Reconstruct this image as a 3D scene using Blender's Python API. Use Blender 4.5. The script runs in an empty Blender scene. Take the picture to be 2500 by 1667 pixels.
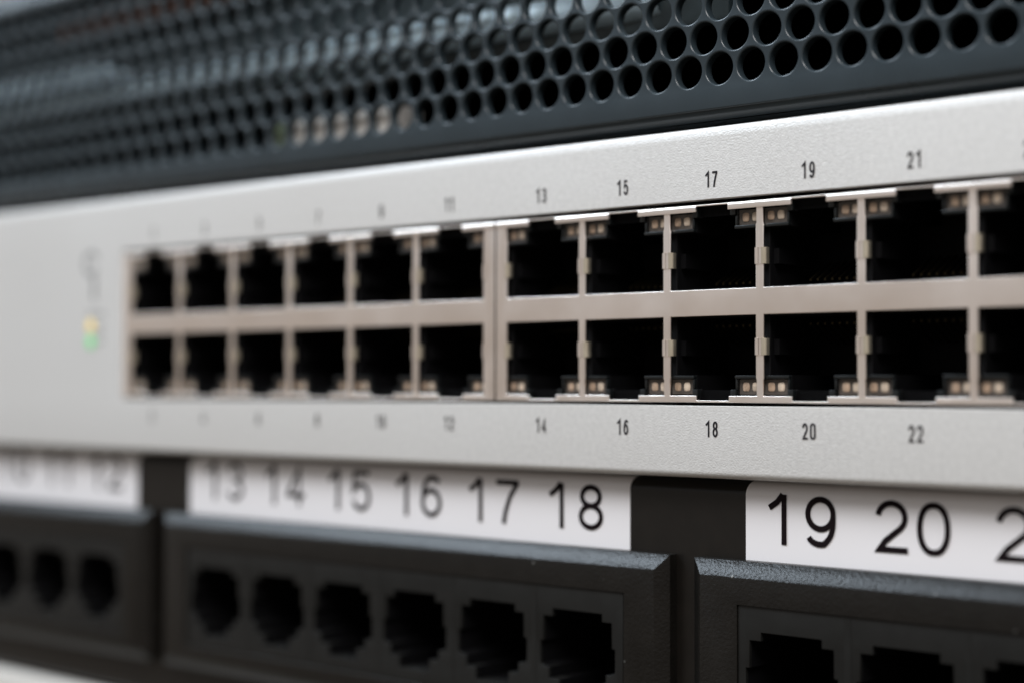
import bpy, bmesh, math, random
from mathutils import Vector, Matrix

random.seed(7)
MM = 0.001
S = bpy.context.scene
COL = S.collection

# ------------------------------------------------------------------ camera
cam_d = bpy.data.cameras.new('camera')
cam = bpy.data.objects.new('camera', cam_d)
COL.objects.link(cam)
S.camera = cam
fw = Vector((-0.66006802, 0.75075351, 0.02606499))
rt = Vector((0.75103569, 0.6602596, 0.00162772))
up = Vector((0.01598764, -0.02065015, 0.99965893))
M = Matrix((rt, up, -fw)).transposed().to_4x4()
M.translation = Vector((154.252, -171.561, -4.980)) * MM
cam.matrix_world = M
cam_d.sensor_width = 36.0
cam_d.sensor_fit = 'HORIZONTAL'
cam_d.lens = 36.0 * 4034.275 / 2500.0
cam_d.clip_start = 0.005
cam_d.clip_end = 20.0
cam_d.dof.use_dof = True
cam_d.dof.focus_distance = 0.206
cam_d.dof.aperture_fstop = 8.0
cam_d.dof.aperture_blades = 7

# ------------------------------------------------------------------ ambient
W = bpy.data.worlds.new('World')
S.world = W
W.use_nodes = True
nt = W.node_tree
nt.nodes.clear()
wo = nt.nodes.new('ShaderNodeOutputWorld')
bg = nt.nodes.new('ShaderNodeBackground')
tc = nt.nodes.new('ShaderNodeTexCoord')
sx = nt.nodes.new('ShaderNodeSeparateXYZ')
mr = nt.nodes.new('ShaderNodeMapRange')
cr = nt.nodes.new('ShaderNodeValToRGB')
nt.links.new(tc.outputs['Generated'], sx.inputs[0])
mr.inputs['From Min'].default_value = -1
mr.inputs['From Max'].default_value = 1
nt.links.new(sx.outputs['Z'], mr.inputs['Value'])
nt.links.new(mr.outputs['Result'], cr.inputs['Fac'])
el = cr.color_ramp.elements
el[0].position = 0.25; el[0].color = (0.24, 0.20, 0.155, 1)
el[1].position = 0.85; el[1].color = (0.46, 0.55, 0.64, 1)
em = el.new(0.52); em.color = (0.66, 0.585, 0.52, 1)
nt.links.new(cr.outputs['Color'], bg.inputs['Color'])
bg.inputs['Strength'].default_value = 0.62
nt.links.new(bg.outputs[0], wo.inputs['Surface'])


def area(name, loc, target, sx_, sy_, power, color):
    d = bpy.data.lights.new(name, 'AREA')
    d.shape = 'RECTANGLE'
    d.size = sx_; d.size_y = sy_
    d.energy = power; d.color = color
    o = bpy.data.objects.new(name, d)
    COL.objects.link(o)
    o.location = loc
    o.rotation_euler = (Vector(target) - Vector(loc)).to_track_quat('-Z', 'Y').to_euler()
    return o


# cool daylight from a window high up and to the left, a ceiling fitting above
area('window_light', (-0.92, -0.52, 1.04), (0.0, 0, 0.0), 0.66, 0.5, 20.0, (0.76, 0.88, 1.0))
area('ceiling_light', (0.33, -0.44, 0.66), (0.06, 0, 0.0), 0.5, 0.35, 9.2, (1.0, 0.965, 0.945))

S.view_settings.view_transform = 'Standard'
S.view_settings.look = 'None'
S.view_settings.exposure = 0.0
S.view_settings.gamma = 1.0
S.view_settings.use_curve_mapping = False
S.render.engine = 'CYCLES'
S.cycles.use_denoising = True
S.cycles.max_bounces = 8


# ------------------------------------------------------------------ materials
def mat(name, col, rough=0.5, metal=0.0, spec=0.5, bump=None, mottle=None, rough_var=None,
        emit=None, coat=0.0, speck=None):
    """bump=(scale per metre, strength, distance mm, detail); mottle=(scale, amount)"""
    m = bpy.data.materials.new(name)
    m.use_nodes = True
    t = m.node_tree
    b = t.nodes['Principled BSDF']
    b.inputs['Base Color'].default_value = (*col, 1)
    b.inputs['Roughness'].default_value = rough
    b.inputs['Metallic'].default_value = metal
    b.inputs['Specular IOR Level'].default_value = spec
    b.inputs['Coat Weight'].default_value = coat
    g = t.nodes.new('ShaderNodeNewGeometry')

    def noise(scale, detail=3.0, rgh=0.55):
        n = t.nodes.new('ShaderNodeTexNoise')
        n.inputs['Scale'].default_value = scale
        n.inputs['Detail'].default_value = detail
        n.inputs['Roughness'].default_value = rgh
        t.links.new(g.outputs['Position'], n.inputs['Vector'])
        return n
    if bump:
        n = noise(bump[0], bump[3])
        bp = t.nodes.new('ShaderNodeBump')
        bp.inputs['Strength'].default_value = bump[1]
        bp.inputs['Distance'].default_value = bump[2] * MM
        t.links.new(n.outputs['Fac'], bp.inputs['Height'])
        t.links.new(bp.outputs['Normal'], b.inputs['Normal'])
    if mottle:
        n = noise(mottle[0], 4)
        r = t.nodes.new('ShaderNodeMapRange')
        r.inputs['From Min'].default_value = 0.3
        r.inputs['From Max'].default_value = 0.7
        r.inputs['To Min'].default_value = 1 - mottle[1]
        r.inputs['To Max'].default_value = 1 + mottle[1]
        t.links.new(n.outputs['Fac'], r.inputs['Value'])
        v = t.nodes.new('ShaderNodeVectorMath')
        v.operation = 'SCALE'
        v.inputs[0].default_value = col
        t.links.new(r.outputs['Result'], v.inputs['Scale'])
        src = v.outputs['Vector']
        if speck:
            n2 = noise(speck[0], 1)
            r2 = t.nodes.new('ShaderNodeMapRange')
            r2.inputs['From Min'].default_value = speck[1]
            r2.inputs['From Max'].default_value = speck[1] + 0.05
            t.links.new(n2.outputs['Fac'], r2.inputs['Value'])
            mx = t.nodes.new('ShaderNodeMix')
            mx.data_type = 'RGBA'
            t.links.new(r2.outputs['Result'], mx.inputs[0])
            t.links.new(src, mx.inputs[6])
            mx.inputs[7].default_value = (*speck[2], 1)
            src = mx.outputs[2]
        t.links.new(src, b.inputs['Base Color'])
    if rough_var:
        n = noise(rough_var[0], 3)
        r = t.nodes.new('ShaderNodeMapRange')
        r.inputs['From Min'].default_value = 0.3
        r.inputs['From Max'].default_value = 0.7
        r.inputs['To Min'].default_value = rough - rough_var[1]
        r.inputs['To Max'].default_value = rough + rough_var[1]
        t.links.new(n.outputs['Fac'], r.inputs['Value'])
        t.links.new(r.outputs['Result'], b.inputs['Roughness'])
    if emit:
        b.inputs['Emission Color'].default_value = (*emit[0], 1)
        b.inputs['Emission Strength'].default_value = emit[1]
    return m


m_face = mat('silver_grey_powder_coat', (0.585, 0.58, 0.568), 0.44, 0.2, 0.5,
             bump=(4400, 0.85, 0.07, 2.0), mottle=(1600, 0.07), rough_var=(28, 0.07))
m_ink = mat('dark_grey_ink', (0.014, 0.013, 0.016), 0.65, 0, 0.15)
m_ink_soft = mat('faint_grey_ink', (0.20, 0.20, 0.20), 0.6)
m_shield = mat('nickel_plated_steel', (0.92, 0.835, 0.775), 0.36, 1.0,
               bump=(500, 0.05, 0.05, 2), rough_var=(120, 0.05), mottle=(90, 0.03))
m_tab = mat('tan_spring_steel', (0.66, 0.60, 0.48), 0.35, 0.9, rough_var=(300, 0.08))  # tan tone for the tabs on one side of each jack
m_port = mat('black_port_plastic', (0.0025, 0.0025, 0.003), 0.6, 0, 0.12)
m_port_edge = mat('dark_grey_port_plastic', (0.006, 0.0075, 0.008), 0.3, 0, 0.4)
m_lens = mat('smoked_indicator_back', (0.085, 0.073, 0.066), 0.4, 0, 0.4, mottle=(700, 0.3))
m_clear = bpy.data.materials.new('clear_indicator_lens')
m_clear.use_nodes = True
_t = m_clear.node_tree
_t.nodes.clear()
_o = _t.nodes.new('ShaderNodeOutputMaterial')
_m = _t.nodes.new('ShaderNodeMixShader')
_g = _t.nodes.new('ShaderNodeBsdfGlossy')
_g.inputs['Roughness'].default_value = 0.12
_tr = _t.nodes.new('ShaderNodeBsdfTransparent')
_tr.inputs['Color'].default_value = (0.90, 0.89, 0.87, 1)
_f = _t.nodes.new('ShaderNodeFresnel')
_f.inputs['IOR'].default_value = 1.22
_t.links.new(_f.outputs[0], _m.inputs[0])
_t.links.new(_tr.outputs[0], _m.inputs[1])
_t.links.new(_g.outputs[0], _m.inputs[2])
_t.links.new(_m.outputs[0], _o.inputs['Surface'])
m_gold = mat('shaded_gold_contact', (0.04, 0.032, 0.018), 0.5, 1.0)  # gold darkened to near black so the contacts sink into the port's shade
m_dot2 = mat('amber_brown_indicator_chip', (0.46, 0.34, 0.255), 0.4, 0, 0.5, mottle=(1500, 0.25))
m_dot = mat('tan_indicator_chip', (0.66, 0.55, 0.45), 0.4, 0, 0.5, mottle=(1500, 0.25))
m_bezel = mat('charcoal_satin_paint', (0.021, 0.030, 0.036), 0.29, 0, 0.36,
              bump=(1500, 0.12, 0.04, 2), rough_var=(90, 0.07), mottle=(120, 0.10))
m_dark = mat('blackened_sheet_steel', (0.0015, 0.0015, 0.0017), 0.7, 0, 0.05, mottle=(80, 0.2))
m_bar = mat('blue_grey_plastic', (0.62, 0.80, 0.92), 0.40, 0, 0.5, mottle=(75, 0.35))
m_inner = mat('dark_teal_plastic', (0.050, 0.074, 0.085), 0.4, 0, 0.5, mottle=(110, 0.5))
m_rust = mat('copper_brown_enamel', (0.12, 0.045, 0.022), 0.5, mottle=(200, 0.25))
m_beige = mat('beige_plastic', (0.86, 0.83, 0.79), 0.45, mottle=(200, 0.06))
m_green = mat('green_circuit_plastic', (0.20, 0.26, 0.17), 0.45, mottle=(200, 0.2))
m_panel = mat('black_panel_paint', (0.0055, 0.0045, 0.0036), 0.36, 0, 0.32,
              bump=(1600, 0.12, 0.04, 2), mottle=(300, 0.25),
              speck=(800, 0.86, (0.06, 0.06, 0.06)))
m_block = mat('grained_black_plastic', (0.0058, 0.0051, 0.0043), 0.34, 0, 0.27,
              bump=(2600, 0.8, 0.10, 2.5), mottle=(260, 0.22),
              speck=(900, 0.775, (0.14, 0.14, 0.135)))
m_insert = mat('matte_charcoal_plastic', (0.0088, 0.0090, 0.0086), 0.42, 0, 0.24,
               bump=(1300, 0.15, 0.05, 2), mottle=(220, 0.18))
m_label = mat('white_label_paper', (0.68, 0.668, 0.682), 0.36, 0, 0.4, mottle=(60, 0.012))
m_num = mat('black_label_print', (0.006, 0.003, 0.004), 0.7, 0, 0.1)
m_pale = mat('pale_grey_enamel', (0.52, 0.50, 0.465), 0.45, mottle=(60, 0.03))
m_amber = mat('amber_indicator', (0.72, 0.52, 0.10), 0.3, emit=((1.0, 0.74, 0.18), 0.30))
m_led_green = mat('green_indicator', (0.10, 0.55, 0.16), 0.3, emit=((0.15, 0.9, 0.25), 0.30))


# ------------------------------------------------------------------ helpers (all in millimetres)
def link(name, mesh, m, parent=None, smooth=True, angle=35):
    if m is not None:
        if isinstance(m, (list, tuple)):
            for q in m:
                mesh.materials.append(q)
        else:
            mesh.materials.append(m)
    if smooth:
        mesh.shade_smooth()
        mesh.set_sharp_from_angle(angle=math.radians(angle))
    o = bpy.data.objects.new(name, mesh)
    COL.objects.link(o)
    if parent:
        o.parent = parent
    return o


def bm_obj(name, bm, m, parent=None, smooth=True, angle=35):
    bmesh.ops.recalc_face_normals(bm, faces=bm.faces)
    me = bpy.data.meshes.new(name)
    for v in bm.verts:
        v.co *= MM
    bm.to_mesh(me)
    bm.free()
    return link(name, me, m, parent, smooth, angle)


def empty(name, loc, label, cat):
    o = bpy.data.objects.new(name, None)
    o.empty_display_size = 0.01
    COL.objects.link(o)
    o['label'] = label
    o['category'] = cat
    return o


def box(bm, x0, x1, y0, y1, z0, z1, bev=0.0, seg=2, mi=0):
    r = bmesh.ops.create_cube(bm, size=1.0)
    vs = r['verts']
    for v in vs:
        v.co = Vector(((x0 + x1) / 2 + v.co.x * (x1 - x0), (y0 + y1) / 2 + v.co.y * (y1 - y0),
                       (z0 + z1) / 2 + v.co.z * (z1 - z0)))
    fs = list({f for v in vs for f in v.link_faces})
    if bev > 0:
        es = list({e for v in vs for e in v.link_edges})
        rr = bmesh.ops.bevel(bm, geom=es, offset=bev, segments=seg, affect='EDGES', profile=0.5)
        fs = list({f for f in rr['faces']} | {f for f in fs if f.is_valid})
    for f in fs:
        if f.is_valid:
            f.material_index = mi
    return fs


def plate(loops, y_front, thick, bev, m, name, parent=None, res=2, angle=35):
    """flat plate in the XZ plane from closed outlines (outer first, then holes), edges rounded."""
    cu = bpy.data.curves.new(name, 'CURVE')
    cu.dimensions = '2D'
    cu.fill_mode = 'BOTH'
    e = thick / 2 - bev
    cu.extrude = e * MM
    cu.bevel_depth = bev * MM
    cu.bevel_resolution = res
    cu.offset = -bev * MM
    for lp in loops:
        sp = cu.splines.new('POLY')
        sp.points.add(len(lp) - 1)
        for p, (x, z) in zip(sp.points, lp):
            p.co = (x * MM, z * MM, 0, 1)
        sp.use_cyclic_u = True
    o = bpy.data.objects.new(name + '_outline', cu)
    COL.objects.link(o)
    dg = bpy.context.evaluated_depsgraph_get()
    me = bpy.data.meshes.new_from_object(o.evaluated_get(dg))
    bpy.data.objects.remove(o)
    bpy.data.curves.remove(cu)
    me.name = name
    top = (e + bev) * MM
    me.transform(Matrix(((1, 0, 0, 0), (0, 0, -1, y_front * MM + top), (0, 1, 0, 0), (0, 0, 0, 1))))
    me.materials.clear()
    bm = bmesh.new()
    bm.from_mesh(me)
    bmesh.ops.remove_doubles(bm, verts=bm.verts, dist=1e-7)
    bmesh.ops.recalc_face_normals(bm, faces=bm.faces)
    bm.to_mesh(me)
    bm.free()
    for p in me.polygons:
        p.material_index = 0
    return link(name, me, m, parent, True, angle)


def extrude_profile(bm, prof, x0, x1, mi=0, cap=False):
    """open profile [(y, z)...] swept along x"""
    a = [bm.verts.new((x0, y, z)) for y, z in prof]
    b = [bm.verts.new((x1, y, z)) for y, z in prof]
    for i in range(len(prof) - 1):
        f = bm.faces.new((a[i], b[i], b[i + 1], a[i + 1]))
        f.material_index = mi


def arc(cx, cz, rx, rz, a0, a1, n):
    return [(cx + rx * math.cos(math.radians(a0 + (a1 - a0) * i / n)),
             cz + rz * math.sin(math.radians(a0 + (a1 - a0) * i / n))) for i in range(n + 1)]


# ---- stroke digits: centre lines in a box 0..w by 0..1
def strokes(d, w, s, din=False):
    h = s / 2
    l, r, b, t = h, w - h, h, 1 - h
    cx = w / 2
    rx = (r - l) / 2
    if d == '0':
        if din:
            k = min(rx, 0.26)
            pts = arc(cx, t - k, rx, k, 0, 180, 10) + arc(cx, b + k, rx, k, 180, 360, 10)
        else:
            pts = [(cx + rx * math.copysign(abs(math.cos(a)) ** 0.86, math.cos(a)),
                    0.5 + (0.5 - h) * math.copysign(abs(math.sin(a)) ** 0.92, math.sin(a)))
                   for a in [2 * math.pi * i / 40 for i in range(40)]]
        return [(pts, True)]
    if d == '1':
        if din:
            x = w * 0.62
            return [([(w * 0.10, 0.74), (x, 0.955), (x, 0.0)], False)]
        x = w * 0.56
        return [([(w * 0.06, 0.725), (w * 0.33, 0.845), (x - 0.03, 1.0)], False), ([(x, 1.0), (x, 0.0)], False)]
    if d == '2':
        rz = 0.27
        top = arc(cx, t - rz, rx, rz, 172, -28, 14)
        return [(top + [(r - 0.14 * w, 0.47), (l + 0.22 * w, 0.22), (l + 0.03, b)] + [(w - 0.0, b)], False)]
    if d == '3':
        r1 = (1 - s) * 0.235
        r2 = (1 - s) * 0.265
        return [(arc(cx, t - r1, rx * 0.92, r1, 165, -85, 14) +
                 arc(cx, b + r2, rx, r2, 88, -165, 16), False)]
    if d == '4':
        x = w * 0.70
        return [([(x, 0.0), (x, 0.94), (l, 0.30)], False), ([(0.0, 0.27), (w, 0.27)], False)]
    if d == '5':
        r2 = 0.30
        return [([(r, t), (l + 0.10 * w, t), (l + 0.02, 0.50)] +
                 arc(cx, b + r2, rx, r2, 140, -160, 18), False)]
    if d == '6':
        r2 = 0.29
        return [(arc(cx, b + r2, rx, r2, 0, 360, 26)[:-1], True),
                (arc(cx + 0.02, 0.5, rx, 0.5 - h, 180, 118, 6) + arc(cx + 0.02, t - 0.2, rx * 0.9, 0.2, 95, 25, 6), False)]
    if d == '7':
        return [([(0.0, t), (r, t), (r, t - 0.04), (w * 0.62, 0.62), (w * 0.42, 0.28), (w * 0.34, 0.0)], False)]
    if d == '8':
        r1 = (1 - s) * 0.232
        r2 = (1 - s) * 0.268
        return [(arc(cx, b + r2, rx, r2, 0, 360, 26)[:-1], True),
                (arc(cx, t - r1, rx * 0.88, r1, 0, 360, 26)[:-1], True)]
    if d == '9':
        r2 = 0.29
        return [(arc(cx, t - r2, rx, r2, 0, 360, 26)[:-1], True),
                ([(cx + rx, t - r2 + 0.02)] + arc(cx - 0.02, 0.5, rx + 0.02, 0.5 - h, 0, -55, 6) +
                 arc(cx - 0.01, b + 0.2, rx * 0.95, 0.2, -70, -160, 6), False)]
    return []


def ribbon(bm, pts, closed, s, X, Z, y, sc):
    n = len(pts)
    L, R = [], []
    for i in range(n):
        p = Vector(pts[i])
        a = Vector(pts[(i - 1) % n]) if (closed or i > 0) else None
        c = Vector(pts[(i + 1) % n]) if (closed or i < n - 1) else None
        d1 = (p - a).normalized() if a is not None and (p - a).length > 1e-9 else None
        d2 = (c - p).normalized() if c is not None and (c - p).length > 1e-9 else None
        d1 = d1 or d2
        d2 = d2 or d1
        n1 = Vector((-d1.y, d1.x)); n2 = Vector((-d2.y, d2.x))
        mm = (n1 + n2)
        if mm.length < 1e-6:
            mm = n1
        mm.normalize()
        k = min(1.0 / max(0.3, mm.dot(n1)), 2.4)
        q1 = p + mm * (s / 2 * k); q2 = p - mm * (s / 2 * k)
        L.append(bm.verts.new((X + q1.x * sc, y, Z + q1.y * sc)))
        R.append(bm.verts.new((X + q2.x * sc, y, Z + q2.y * sc)))
    for i in range(n if closed else n - 1):
        j = (i + 1) % n
        try:
            bm.faces.new((L[i], R[i], R[j], L[j]))
        except ValueError:
            pass


def number(txt, xc, zc, h, w, adv, s, y, m, name, parent, din=False):
    """printed number; h in mm, w/adv/s relative to h"""
    bm = bmesh.new()
    tot = adv * (len(txt) - 1) + w
    for i, ch in enumerate(txt):
        x0 = xc - tot * h / 2 + adv * h * i
        for j, (pts, cl) in enumerate(strokes(ch, w, s, din)):
            ribbon(bm, pts, cl, s, x0, zc - h / 2, y - 0.006 * j, h)
    for f in bm.faces:
        f.normal_update()
        if f.normal.y > 0:
            f.normal_flip()
    me = bpy.data.meshes.new(name)
    for v in bm.verts:
        v.co *= MM
    bm.to_mesh(me)
    bm.free()
    return link(name, me, m, parent, False)


# =================================================================== NETWORK SWITCH
P = 13.97
E0 = 1.632
HW = 6 * P + 2 * E0            # width of one six-column jack module
Z_BT, Z_BB = 6.95, 3.62        # middle bar of the jack shields
Z_TT, Z_TB = 17.69, -7.13      # outer edges of the shields
Z_OT, Z_OB = 18.30, -7.62      # opening in the face
Z_FT, Z_FB = 27.37, -16.63     # face top and bottom

switch = empty('network_switch', (0, 0, 0),
               'silver grey network switch with two rows of numbered empty jacks in metal shields',
               'network switch')
XL, XR = -172.0, 118.0


def face_plate():
    bm = bmesh.new()
    r = 1.25
    lo = [(0 + r - r * math.cos(a), Z_FB + 0.7 - 0.7 * math.sin(a)) for a in
          [math.radians(90 - 15 * i) for i in range(7)]]
    lo = [(0.9 - 0.9 * math.cos(math.radians(90 - 15 * i)), Z_FB + 0.9 - 0.9 * math.sin(math.radians(90 - 15 * i))) for i in range(7)]
    hi = [(0.0, Z_FT - 1.35), (0.01, Z_FT - 1.2), (0.035, Z_FT - 1.02), (0.075, Z_FT - 0.80), (0.16, Z_FT - 0.34), (0.24, Z_FT - 0.16), (0.36, Z_FT - 0.05), (0.52, Z_FT)]
    # subdivided column so the long flat areas stay flat-shaded
    prof = [(14.0, Z_FB)] + lo + [(0, Z_OB), (0, Z_OT)] + hi + [(14.0, Z_FT)]
    xs = [XL, -HW, HW, XR]
    V = [[bm.verts.new((x, y, z)) for y, z in prof] for x in xs]
    k_ob = 1 + len(lo)
    for i in range(3):
        for j in range(len(prof) - 1):
            if i == 1 and j == k_ob:
                continue
            bm.faces.new((V[i][j], V[i + 1][j], V[i + 1][j + 1], V[i][j + 1]))
    # rolled-in edge of the opening
    loop = [V[1][k_ob], V[2][k_ob], V[2][k_ob + 1], V[1][k_ob + 1]]
    cen = Vector((0, 0, (Z_OB + Z_OT) / 2))
    prev = loop
    for (ins, dep) in ((-0.03, 0.04), (-0.06, 0.14), (-0.06, 1.2)):
        cur = []
        for v in loop:
            sgx = 1 if v.co.x > 0 else -1
            sgz = 1 if v.co.z > cen.z else -1
            cur.append(bm.verts.new((v.co.x + sgx * ins, dep, v.co.z + sgz * ins)))
        for q in range(4):
            bm.faces.new((prev[q], prev[(q + 1) % 4], cur[(q + 1) % 4], cur[q]))
        prev = cur
    return bm_obj('face_plate', bm, m_face, switch, True, 40)


face = face_plate()

# body of the switch behind the face: walls round a hollow
bm = bmesh.new()
box(bm, XL + 1, XR - 1, 14, 120, Z_FB + 0.5, Z_FT - 0.5)
bm_obj('chassis', bm, m_dark, switch)
# dark carrier directly behind the opening
bm = bmesh.new()
for (a, b2, c, d) in ((-HW, HW, Z_TT - 0.05, Z_OT + 0.9), (-HW, HW, Z_OB - 0.9, Z_TB + 0.05)):
    box(bm, a - 1, b2 + 1, 1.6, 3.0, c, d)
bm_obj('inner_gasket', bm, m_dark, switch)

# printed numbers
for k in range(12):
    c = (E0 + P * (k - 6 + 0.5)) if k >= 6 else (-E0 - P * (6 - k - 0.5))
    for row, zc in ((0, 20.72), (1, -10.46)):
        number(str(2 * k + 1 + row), c + 0.08, zc, 1.98, 0.40, 0.545, 0.13, -0.045, m_ink, 'port_number', face, True)


def port_holes(c, flip):
    """outline of one jack opening in the metal shield (z measured outward from the bar)"""
    hw, hw2 = P / 2 - 0.57, P / 2 - 0.47
    H = Z_TT - Z_BT
    lip = 0.82
    n = 2.42
    pts = [(-hw, 0.0), (hw, 0.0), (hw, 7.75), (hw2, 7.95), (hw2, H - lip), (n, H - lip), (n, H - 0.24),
           (-n, H - 0.24), (-n, H - lip), (-hw2, H - lip), (-hw2, 7.95), (-hw, 7.75)]
    if not flip:
        return [(c + x, Z_BT + z) for x, z in pts]
    return [(c + x, Z_BB - z) for x, z in reversed(pts)]


centres = {}
for mod in (0, 1):
    off = 0.06 if mod else -HW
    x0, x1 = (0.17, HW - 0.05) if mod else (-HW + 0.05, -0.17)
    loops = [[(x0, Z_TB), (x1, Z_TB), (x1, Z_TT), (x0, Z_TT)]]
    for k in range(6):
        c = (E0 + P * (k + 0.5)) if mod else (-E0 - P * (6 - k - 0.5))
        centres[mod * 6 + k] = c
        loops.append(port_holes(c, False))
        loops.append(port_holes(c, True))
    sh = plate(loops, 0.25, 0.30, 0.09, m_shield, 'jack_shield', switch, 3)
    # rolled lips that bend back over the jacks, along the outer edges
    for k in range(7):
        xc = (E0 + P * k) if mod else (-E0 - P * (6 - k))
        xa, xb = xc - P / 2 + 2.42, xc + P / 2 - 2.42
        if k == 0:
            xa = x0
        if k == 6:
            xb = x1
        for (sg, ze) in ((1, Z_TT),):
            bm = bmesh.new()
            tilt = random.uniform(-0.05, 0.05)
            pr = [(0.17 + tilt, ze - sg * 0.90), (0.16 + tilt, ze - sg * 0.84), (0.15 + tilt, ze - sg * 0.38)]
            pr += [(0.15 + 0.34 * (1 - math.cos(math.radians(a))) + tilt,
                    ze - sg * 0.32 + sg * 0.32 * math.sin(math.radians(a))) for a in range(10, 91, 16)]
            pr += [(5.0, ze)]
            extrude_profile(bm, pr, xa, xb)
            a_ = [bm.verts.new((xa, y, z)) for y, z in pr[:-1]]
            bm.faces.new(a_)
            b_ = [bm.verts.new((xb, y, z)) for y, z in pr[:-1]]
            bm.faces.new(b_)
            bm_obj('shield_lip', bm, m_shield, sh, True, 50)


def liner_outline(H):
    return [(-6.12, 0.18), (6.12, 0.18), (6.12, 7.35), (3.05, 7.35), (3.05, 9.10), (2.22, 9.10), (2.22, 10.36),
            (-2.22, 10.36), (-2.22, 9.10), (-3.05, 9.10), (-3.05, 7.35), (-6.12, 7.35)]


def build_port():
    """an upward facing jack around x = 0, z measured outward from the bar"""
    outer = [(-6.9, -0.6), (6.9, -0.6), (6.9, 10.5), (-6.9, 10.5)]
    o = plate([outer, liner_outline(0)], 1.25, 0.9, 0.12, m_port, 'port', switch, 2)
    # cavity behind the plate, added to the same mesh
    me = o.data
    me.materials.append(m_port)
    bm = bmesh.new()
    bm.from_mesh(me)
    lo = liner_outline(0)
    a = [bm.verts.new((x * MM, 2.0 * MM, z * MM)) for x, z in lo]
    b = [bm.verts.new((x * MM, 13.0 * MM, z * MM)) for x, z in lo]
    n = len(lo)
    for i in range(n):
        f = bm.faces.new((a[i], b[i], b[(i + 1) % n], a[(i + 1) % n]))
        f.material_index = 1
    f = bm.faces.new(list(reversed(b)))
    f.material_index = 1
    # moulded ledges on the side walls
    box_faces = []
    for sx_ in (-1, 1):
        r = bmesh.ops.create_cube(bm, size=1.0)
        for v in r['verts']:
            v.co = Vector((sx_ * 5.85 + v.co.x * 0.9, 5.2 + v.co.y * 6.0, 3.9 + v.co.z * 1.9)) * MM
        for v in r['verts']:
            for f in v.link_faces:
                f.material_index = 1
    bm.to_mesh(me)
    bm.free()
    # moulded ledge and corner block round each indicator, and the contacts at the back
    bm = bmesh.new()
    for sx_ in (-1, 1):
        for (xa, xb, za, zb, yf) in ((3.08, 6.9, 7.38, 7.80, 0.62), (2.46, 3.25, 9.14, 10.30, 0.55), (3.08, 3.40, 7.80, 9.10, 0.80)):
            box(bm, min(sx_ * xa, sx_ * xb), max(sx_ * xa, sx_ * xb), yf, 1.45, za, zb, 0.09, 2)
    bm_obj('corner_moulding', bm, m_port_edge, o)
    bm = bmesh.new()
    for i in range(8):
        x = (i - 3.5) * 1.02
        v = [bm.verts.new(p) for p in ((x - 0.16, 6.5, 1.2), (x + 0.16, 6.5, 1.2), (x + 0.16, 11.5, 3.6), (x - 0.16, 11.5, 3.6),
                                       (x - 0.16, 6.5, 0.9), (x + 0.16, 6.5, 0.9), (x + 0.16, 11.5, 3.3), (x - 0.16, 11.5, 3.3))]
        for f in ((0, 1, 2, 3), (7, 6, 5, 4), (0, 4, 5, 1), (1, 5, 6, 2), (3, 2, 6, 7), (0, 3, 7, 4)):
            bm.faces.new([v[q] for q in f])
    bm_obj('contact_row', bm, m_gold, o, False)
    # indicator windows: a clear pane in front of two chips
    for sx_ in (-1, 1):
        bm = bmesh.new()
        xa, xb = (3.48, 6.85) if sx_ > 0 else (-6.85, -3.48)
        box(bm, xa, xb, 1.17, 1.4, 7.84, 9.76, 0.03, 1, 0)
        for xx in ((4.45, 5.86) if sx_ > 0 else (-5.86, -4.45)):
            r = bmesh.ops.create_uvsphere(bm, u_segments=14, v_segments=8, radius=1.0)
            for v in r['verts']:
                v.co = Vector((xx + math.copysign(abs(v.co.x) ** 0.6, v.co.x) * 0.50, 1.16 + v.co.y * 0.12,
                               8.80 + math.copysign(abs(v.co.z) ** 0.6, v.co.z) * 0.58))
            for f in {f for v in r['verts'] for f in v.link_faces}:
                f.material_index = 1 if (xx > -5 and xx < 5) == (sx_ < 0) else 3
        f = bm.faces.new([bm.verts.new(p) for p in ((xa, 0.68, 7.88), (xb, 0.68, 7.88), (xb, 0.68, 9.72), (xa, 0.68, 9.72))])
        f.material_index = 2
        bm_obj('indicator_window', bm, [m_lens, m_dot, m_clear, m_dot2], o)
    # spring tabs that curl out of the side of the shield
    for sx_ in (-1, 1):
        bm = bmesh.new()
        reach = 0.42 if sx_ < 0 else 0.17
        e = sx_ * (P / 2 - 0.57)
        if sx_ < 0:
            pr = [(0.20, 0.32), (0.13, 0.24), (0.13, 0.0), (0.22, -0.20), (0.45, -0.36), (0.95, -0.40)]
        else:
            pr = [(0.20, 0.36), (0.12, 0.28), (0.12, 0.02), (0.20, -0.12), (0.40, -0.17), (0.9, -0.17)]
        za, zb = 2.88, 4.90
        for (z0, z1) in ((za, zb),):
            va = [bm.verts.new((e + sx_ * q, y, z0)) for y, q in pr]
            vb = [bm.verts.new((e + sx_ * q, y, z1)) for y, q in pr]
            for i in range(len(pr) - 1):
                bm.faces.new((va[i], vb[i], vb[i + 1], va[i + 1]))
            wa = [bm.verts.new((e + sx_ * 0.5, y, z0)) for y, q in pr]
            wb = [bm.verts.new((e + sx_ * 0.5, y, z1)) for y, q in pr]
            for i in range(len(pr) - 1):
                bm.faces.new((va[i], va[i + 1], wa[i + 1], wa[i]))
                bm.faces.new((vb[i], vb[i + 1], wb[i + 1], wb[i]))
        bm_obj('spring_tab', bm, m_tab if sx_ < 0 else m_shield, o, True, 60)
    return o


def children(o):
    return [c for c in bpy.data.objects if c.parent == o]


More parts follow.
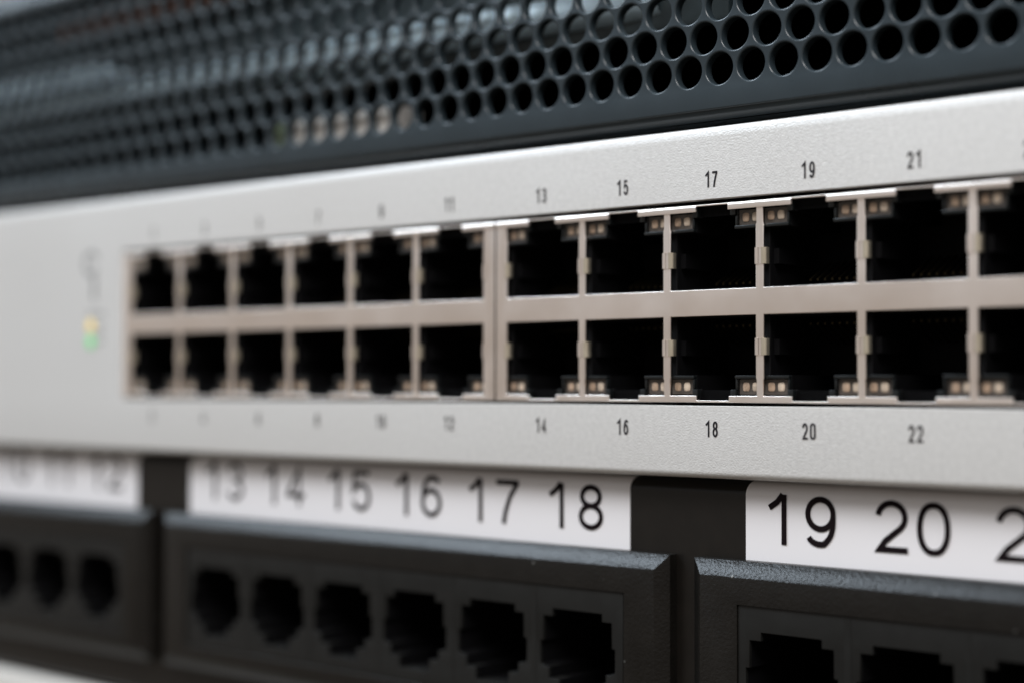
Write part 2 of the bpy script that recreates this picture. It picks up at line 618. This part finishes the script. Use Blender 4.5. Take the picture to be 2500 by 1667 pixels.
port0 = build_port()
kids0 = children(port0)
first = True
for k in range(12):
    for flip in (False, True):
        if first:
            o = port0
            first = False
        else:
            o = port0.copy()
            COL.objects.link(o)
            o.parent = switch
            for ch in kids0:
                q = ch.copy()
                COL.objects.link(q)
                q.parent = o
        o.location = (centres[k] * MM, 0, (Z_BB if flip else Z_BT) * MM)
        o.scale = (1, 1, -1 if flip else 1)

# status indicators at the left end of the face
for nm, mm_, zc in (('status_light', m_amber, 5.25), ('status_light', m_led_green, 2.45)):
    bm = bmesh.new()
    r = bmesh.ops.create_uvsphere(bm, u_segments=20, v_segments=12, radius=1.0)
    for v in r['verts']:
        v.co = Vector((-96.6 + v.co.x * 1.0, v.co.y * 0.35, zc + v.co.z * 1.1))
    o = bm_obj(nm, bm, mm_, switch)
    o['label'] = 'amber status light' if mm_ is m_amber else 'green status light'
bm = bmesh.new()
ring = arc(-96.6, 16.4, 1.9, 1.9, 20, 330, 26)
ribbon(bm, ring, False, 0.75, 0, 0, -0.04, 1.0)
ribbon(bm, [(-95.6, 14.0), (-95.6, 9.9)], False, 1.0, 0, 0, -0.046, 1.0)
for zc, l in ((7.4, 3.4), (5.2, 1.9), (3.9, 1.5), (2.5, 1.9)):
    ribbon(bm, [(-93.9 - l / 2, zc), (-93.9 + l / 2, zc)] if zc < 7 else [(-97.6, zc), (-92.6, zc)], False, 0.5, 0, 0, -0.04, 1.0)
for f in bm.faces:
    f.normal_update()
    if f.normal.y > 0:
        f.normal_flip()
me = bpy.data.meshes.new('printed_mark')
for v in bm.verts:
    v.co *= MM
bm.to_mesh(me)
bm.free()
link('printed_mark', me, m_ink_soft, switch, False)

# =================================================================== PATCH PANEL
panel = empty('patch_panel', (0, 0, 0),
              'black patch panel carrying white number labels above raised blocks of six jacks',
              'patch panel')
PY = 3.0
PT, PB = -16.95, -58.5
BY, BZ = 2.6, 1.7            # depth and height of the bend along the top
bend = [(PY + BY - BY * math.cos(math.radians(a)), PT - BZ + BZ * math.sin(math.radians(a))) for a in range(0, 91, 10)]
foot = [(PY + 0.8 - 0.8 * math.cos(math.radians(a)), PB + 0.8 - 0.8 * math.sin(math.radians(a))) for a in range(90, -1, -15)]


def label_strip(x0, x1, nums, xs):
    d = 0.07
    bm = bmesh.new()
    pr = [(PY - d, -28.5), (PY - d, PT - BZ)]
    pr += [(PY + BY - (BY + d) * math.cos(math.radians(a)), PT - BZ + (BZ + d) * math.sin(math.radians(a)))
           for a in range(8, 81, 8)]
    n = 3
    a = [bm.verts.new((x0, y, z)) for y, z in pr]
    b = [bm.verts.new((x1, y, z)) for y, z in pr]
    for i in range(len(pr) - 1):
        bm.faces.new((a[i], b[i], b[i + 1], a[i + 1]))
    # cut edges of the paper, down to the panel
    for e, x in ((a, x0), (b, x1)):
        k = [bm.verts.new((x, v.co.y + 0.06, v.co.z - (0.02 if i > 2 else 0))) for i, v in enumerate(e)]
        for i in range(len(pr) - 1):
            bm.faces.new((e[i], e[i + 1], k[i + 1], k[i]))
    o = bm_obj('label_strip', bm, m_label, panel, True, 40)
    for t, x in zip(nums, xs):
        number(t, x, -21.42 + (0.012 * max(0.0, 2.0 - x) * 0.6), 6.15, 0.685, 0.87, 0.118, PY - d - 0.09, m_num, 'printed_number', o)
    return o


label_strip(-186.0, -86.4, ['8', '9', '10', '11', '12'], [-155.4, -140.6, -125.2, -110.3, -95.6])
label_strip(-71.62, 21.63, ['13', '14', '15', '16', '17', '18'], [-62.4, -47.4, -32.4, -17.5, -2.6, 12.4])
label_strip(39.74, 133.0 - 18, ['19', '20', '21', '22'], [47.75, 62.58, 77.6, 92.6])

BP = 109.3
F_Y, C_Y, I_Y = 0.2, 1.4, 0.42
BX0, BX1 = 34.72, 34.72 + 102.0     # front face of a jack block
BZ1, BZ0 = -28.72, -50.4
IX0 = 40.22
CELL = 15.24
IX1 = IX0 + 6 * CELL
IZ1, IZ0 = -32.03, -48.3


def frame_block():
    """raised block: flat rim, sloped edge all round, straight sides and a recess for the insert"""
    bm = bmesh.new()
    cw, ch = 1.75, 2.0

    def ring(x0, x1, z0, z1, y):
        return [bm.verts.new(p) for p in ((x0, y, z0), (x1, y, z0), (x1, y, z1), (x0, y, z1))]
    rings = [ring(BX0 - cw, BX1 + cw, BZ0 - ch, BZ1 + ch, PY),
             ring(BX0 - cw, BX1 + cw, BZ0 - ch, BZ1 + ch, C_Y + 0.05),
             ring(BX0 - cw + 0.06, BX1 + cw - 0.06, BZ0 - ch + 0.06, BZ1 + ch - 0.06, C_Y - 0.03),
             ring(BX0 - 0.10, BX1 + 0.10, BZ0 - 0.10, BZ1 + 0.10, F_Y + 0.06),
             ring(BX0 + 0.06, BX1 - 0.06, BZ0 + 0.06, BZ1 - 0.06, F_Y),
             ring(IX0 - 0.10, IX1 + 0.30, IZ0 - 0.10, IZ1 + 0.05, F_Y),
             ring(IX0 - 0.06, IX1 + 0.26, IZ0 - 0.06, IZ1 + 0.02, F_Y + 0.05),
             ring(IX0 - 0.06, IX1 + 0.26, IZ0 - 0.06, IZ1 + 0.02, F_Y + 2.5)]
    for a, b in zip(rings[:-1], rings[1:]):
        for i in range(4):
            j = (i + 1) % 4
            bm.faces.new((a[i], a[j], b[j], b[i]))
    return bm_obj('jack_block', bm, m_block, panel, True, 25)


def socket_outline(c):
    """stepped opening of one jack: wide body, narrow notch above, three steps below"""
    z = -35.12
    half = [(4.24, 0.0), (4.24, -1.06), (5.86, -1.06), (5.9, -1.06 - 3.39), (6.42, -4.45), (6.42, -7.6), (5.6, -7.95),
            (4.9, -7.95), (4.9, -9.45), (3.1, -9.45), (3.1, -11.2)]
    pts = [(c + x, z + h) for x, h in half]
    pts += [(c - x, z + h) for x, h in reversed(half)]
    return list(reversed(pts))


block0 = frame_block()
# the plate behind, cut out where the jacks pass through
bm = bmesh.new()
prof = [(30, PB)] + foot + [(PY, IZ0 - 0.3), (PY, IZ1 + 0.3)] + bend + [(30, PT)]
cut = 1 + len(foot)
xs = [XL]
for n in (2, 1, 0):
    xs += [max(XL + 0.1, IX0 - BP * n - 0.3), min(XR - 0.1, IX1 - BP * n + 0.3)]
xs.append(XR)
V = [[bm.verts.new((x, y, z)) for y, z in prof] for x in xs]
for i in range(len(xs) - 1):
    for j in range(len(prof) - 1):
        if i % 2 == 1 and j == cut:
            continue
        bm.faces.new((V[i][j], V[i + 1][j], V[i + 1][j + 1], V[i][j + 1]))
bm_obj('panel_plate', bm, m_panel, panel, True, 40)
loops = [[(IX0, IZ0), (IX1, IZ0), (IX1, IZ1), (IX0, IZ1)]]
for i in range(6):
    loops.append(socket_outline(IX0 + CELL * (i + 0.5) - 0.10))
ins = plate(loops, I_Y, 0.7, 0.05, m_insert, 'jack_insert', block0, 2)
# thin moulded joints between neighbouring cells
bm = bmesh.new()
bm.from_mesh(ins.data)
for i in range(1, 6):
    x = IX0 + CELL * i
    r = bmesh.ops.create_cube(bm, size=1.0)
    for v in r['verts']:
        v.co = Vector((x + v.co.x * (0.9 if i % 2 else 0.5), I_Y + 0.02 + v.co.y * 0.12,
                       (IZ0 + IZ1) / 2 + v.co.z * (IZ1 - IZ0 - 0.5))) * MM
bm.to_mesh(ins.data)
bm.free()


def socket_cavity():
    """cavity with painted shade: black walls, floor steps near the mouth lighter as if lit"""
    bm = bmesh.new()
    lo = socket_outline(0)
    n = len(lo)
    R = [[bm.verts.new((x * k, y, z)) for x, z in lo] for y, k in ((I_Y + 0.55, 1.0), (I_Y + 2.6, 0.99), (28.0, 0.95))]
    for a, b, first in ((R[0], R[1], True), (R[1], R[2], False)):
        for i in range(n):
            j = (i + 1) % n
            f = bm.faces.new((a[i], a[j], b[j], b[i]))
            level = abs(lo[i][1] - lo[j][1]) < 0.01 and lo[i][1] < -40
            f.material_index = 1 if (first and level) else 0  # floor steps stay charcoal to look lit; walls black to look shaded
    bm.faces.new(R[2])
    return bm_obj('jack_socket', bm, [m_port, m_insert], block0, True, 25)


s0 = socket_cavity()
for i in range(6):
    o = s0
    if i:
        o = s0.copy()
        COL.objects.link(o)
        o.parent = block0
    o.location.x = (IX0 + CELL * (i + 0.5) - 0.10) * MM
bk = children(block0)
for n in (1, 2):
    b = block0.copy()
    COL.objects.link(b)
    b.parent = panel
    b.location.x = -BP * n * MM
    for ch in bk:
        q = ch.copy()
        COL.objects.link(q)
        q.parent = b

# =================================================================== UNIT ABOVE
server = empty('rack_server', (0, 0, 0),
               'dark grey rack unit with a honeycomb of round ventilation holes, above the silver switch',
               'rack unit')
HP = 4.675
HR = 2.01
RZ = [34.58 + 4.068 * i for i in range(8)]
X0H = 33.12
loops = [[(XL, 29.5), (XR, 29.5), (XR, 65.9), (XL, 65.9)]]
for i, z in enumerate(RZ):
    sh_ = (HP / 2 if i % 2 else 0)
    kx = math.ceil((XL + 4 - X0H - sh_) / HP)
    while True:
        x = X0H + sh_ + kx * HP
        if x > XR - 4:
            break
        loops.append(list(reversed(arc(x, z, HR, HR, 0, 360, 28)[:-1])))
        kx += 1
plate(loops, 0.0, 1.55, 0.26, m_bezel, 'perforated_front', server, 3)

bm = bmesh.new()
pr = [(0.22, 29.62)]
pr += [(0.30 + 4.2 * (1 - math.cos(math.radians(a))), 29.5 - 1.5 * math.sin(math.radians(a))) for a in range(0, 91, 9)]
pr += [(111.0, 28.0)]
extrude_profile(bm, pr, XL, XR)
bm_obj('bottom_rail', bm, m_bezel, server, True, 50)
bm = bmesh.new()
pr = [(0.30, 65.75)]
pr += [(0.25 + 0.4 * i, 65.95 + 0.75 * i) for i in range(4)]
pr += [(1.6 + 2.0 * (1 - math.cos(math.radians(a))), 68.2 + 2.0 * math.sin(math.radians(a))) for a in range(10, 91, 10)]
pr += [(111.0, 70.2)]
extrude_profile(bm, pr, XL, XR)
bm_obj('top_rail', bm, m_bezel, server, True, 50)
bm = bmesh.new()
for (ya, yb, za, zb) in ((110, 111, 28.2, 70.0), (1.7, 110, 28.3, 29.3), (1.7, 110, 67.5, 68.5)):
    box(bm, XL, XR, ya, yb, za, zb)
box(bm, XL, XL + 1, 1.7, 110, 29.3, 67.5)
box(bm, XR - 1, XR, 1.7, 110, 29.3, 67.5)
bm_obj('chassis', bm, m_dark, server)

# things that show through the holes
bm = bmesh.new()
N = 18
cols = []
for i in range(40):
    x = -165 + i * (188.0 / 39)
    t = max(0.0, min(1.0, (x + 20) / 43.0))
    far = max(0.0, min(1.0, (-88 - x) / 12.0))
    top = 49.3 + 4.2 * far
    bot = 44.3 + 0.2 * t
    yy = 1.9 + 5.0 * t * t
    rz = (top - bot) / 2
    zc = (top + bot) / 2
    cols.append([bm.verts.new((x, yy + 3.0 - 3.0 * math.cos(math.radians(a)), zc + rz * math.sin(math.radians(a))))
                 for a in range(-90, 91, 10)])
for a, b in zip(cols[:-1], cols[1:]):
    for j in range(len(a) - 1):
        bm.faces.new((a[j], b[j], b[j + 1], a[j + 1]))
bm_obj('inner_handle', bm, m_bar, server, True, 60)
bm = bmesh.new()
box(bm, -168, 34, 8.0, 10, 42.6, 60.0, 0.8)
bm_obj('inner_cover', bm, m_inner, server)
bm = bmesh.new()
box(bm, -112, -62, 2.6, 12, 58.5, 63.2, 0.6)
bm_obj('copper_strip', bm, m_rust, server)
bm = bmesh.new()
box(bm, -47.0, -22.6, 2.2, 9, 32.3, 37.2, 0.5)
co = bm_obj('connector', bm, m_beige, server)
bm = bmesh.new()
box(bm, -50.4, -47.1, 2.4, 9, 32.5, 37.0, 0.4)
bm_obj('connector_tip', bm, m_green, co)

# =================================================================== UNIT BELOW
below = empty('blank_panel', (0, 0, 0),
              'pale grey blank panel below the black patch panel, only a sliver showing',
              'panel')
bm = bmesh.new()
box(bm, XL, XR, 0.6, 12, -103.0, -59.3, 0.8, 3)
bm_obj('plate', bm, m_pale, below)
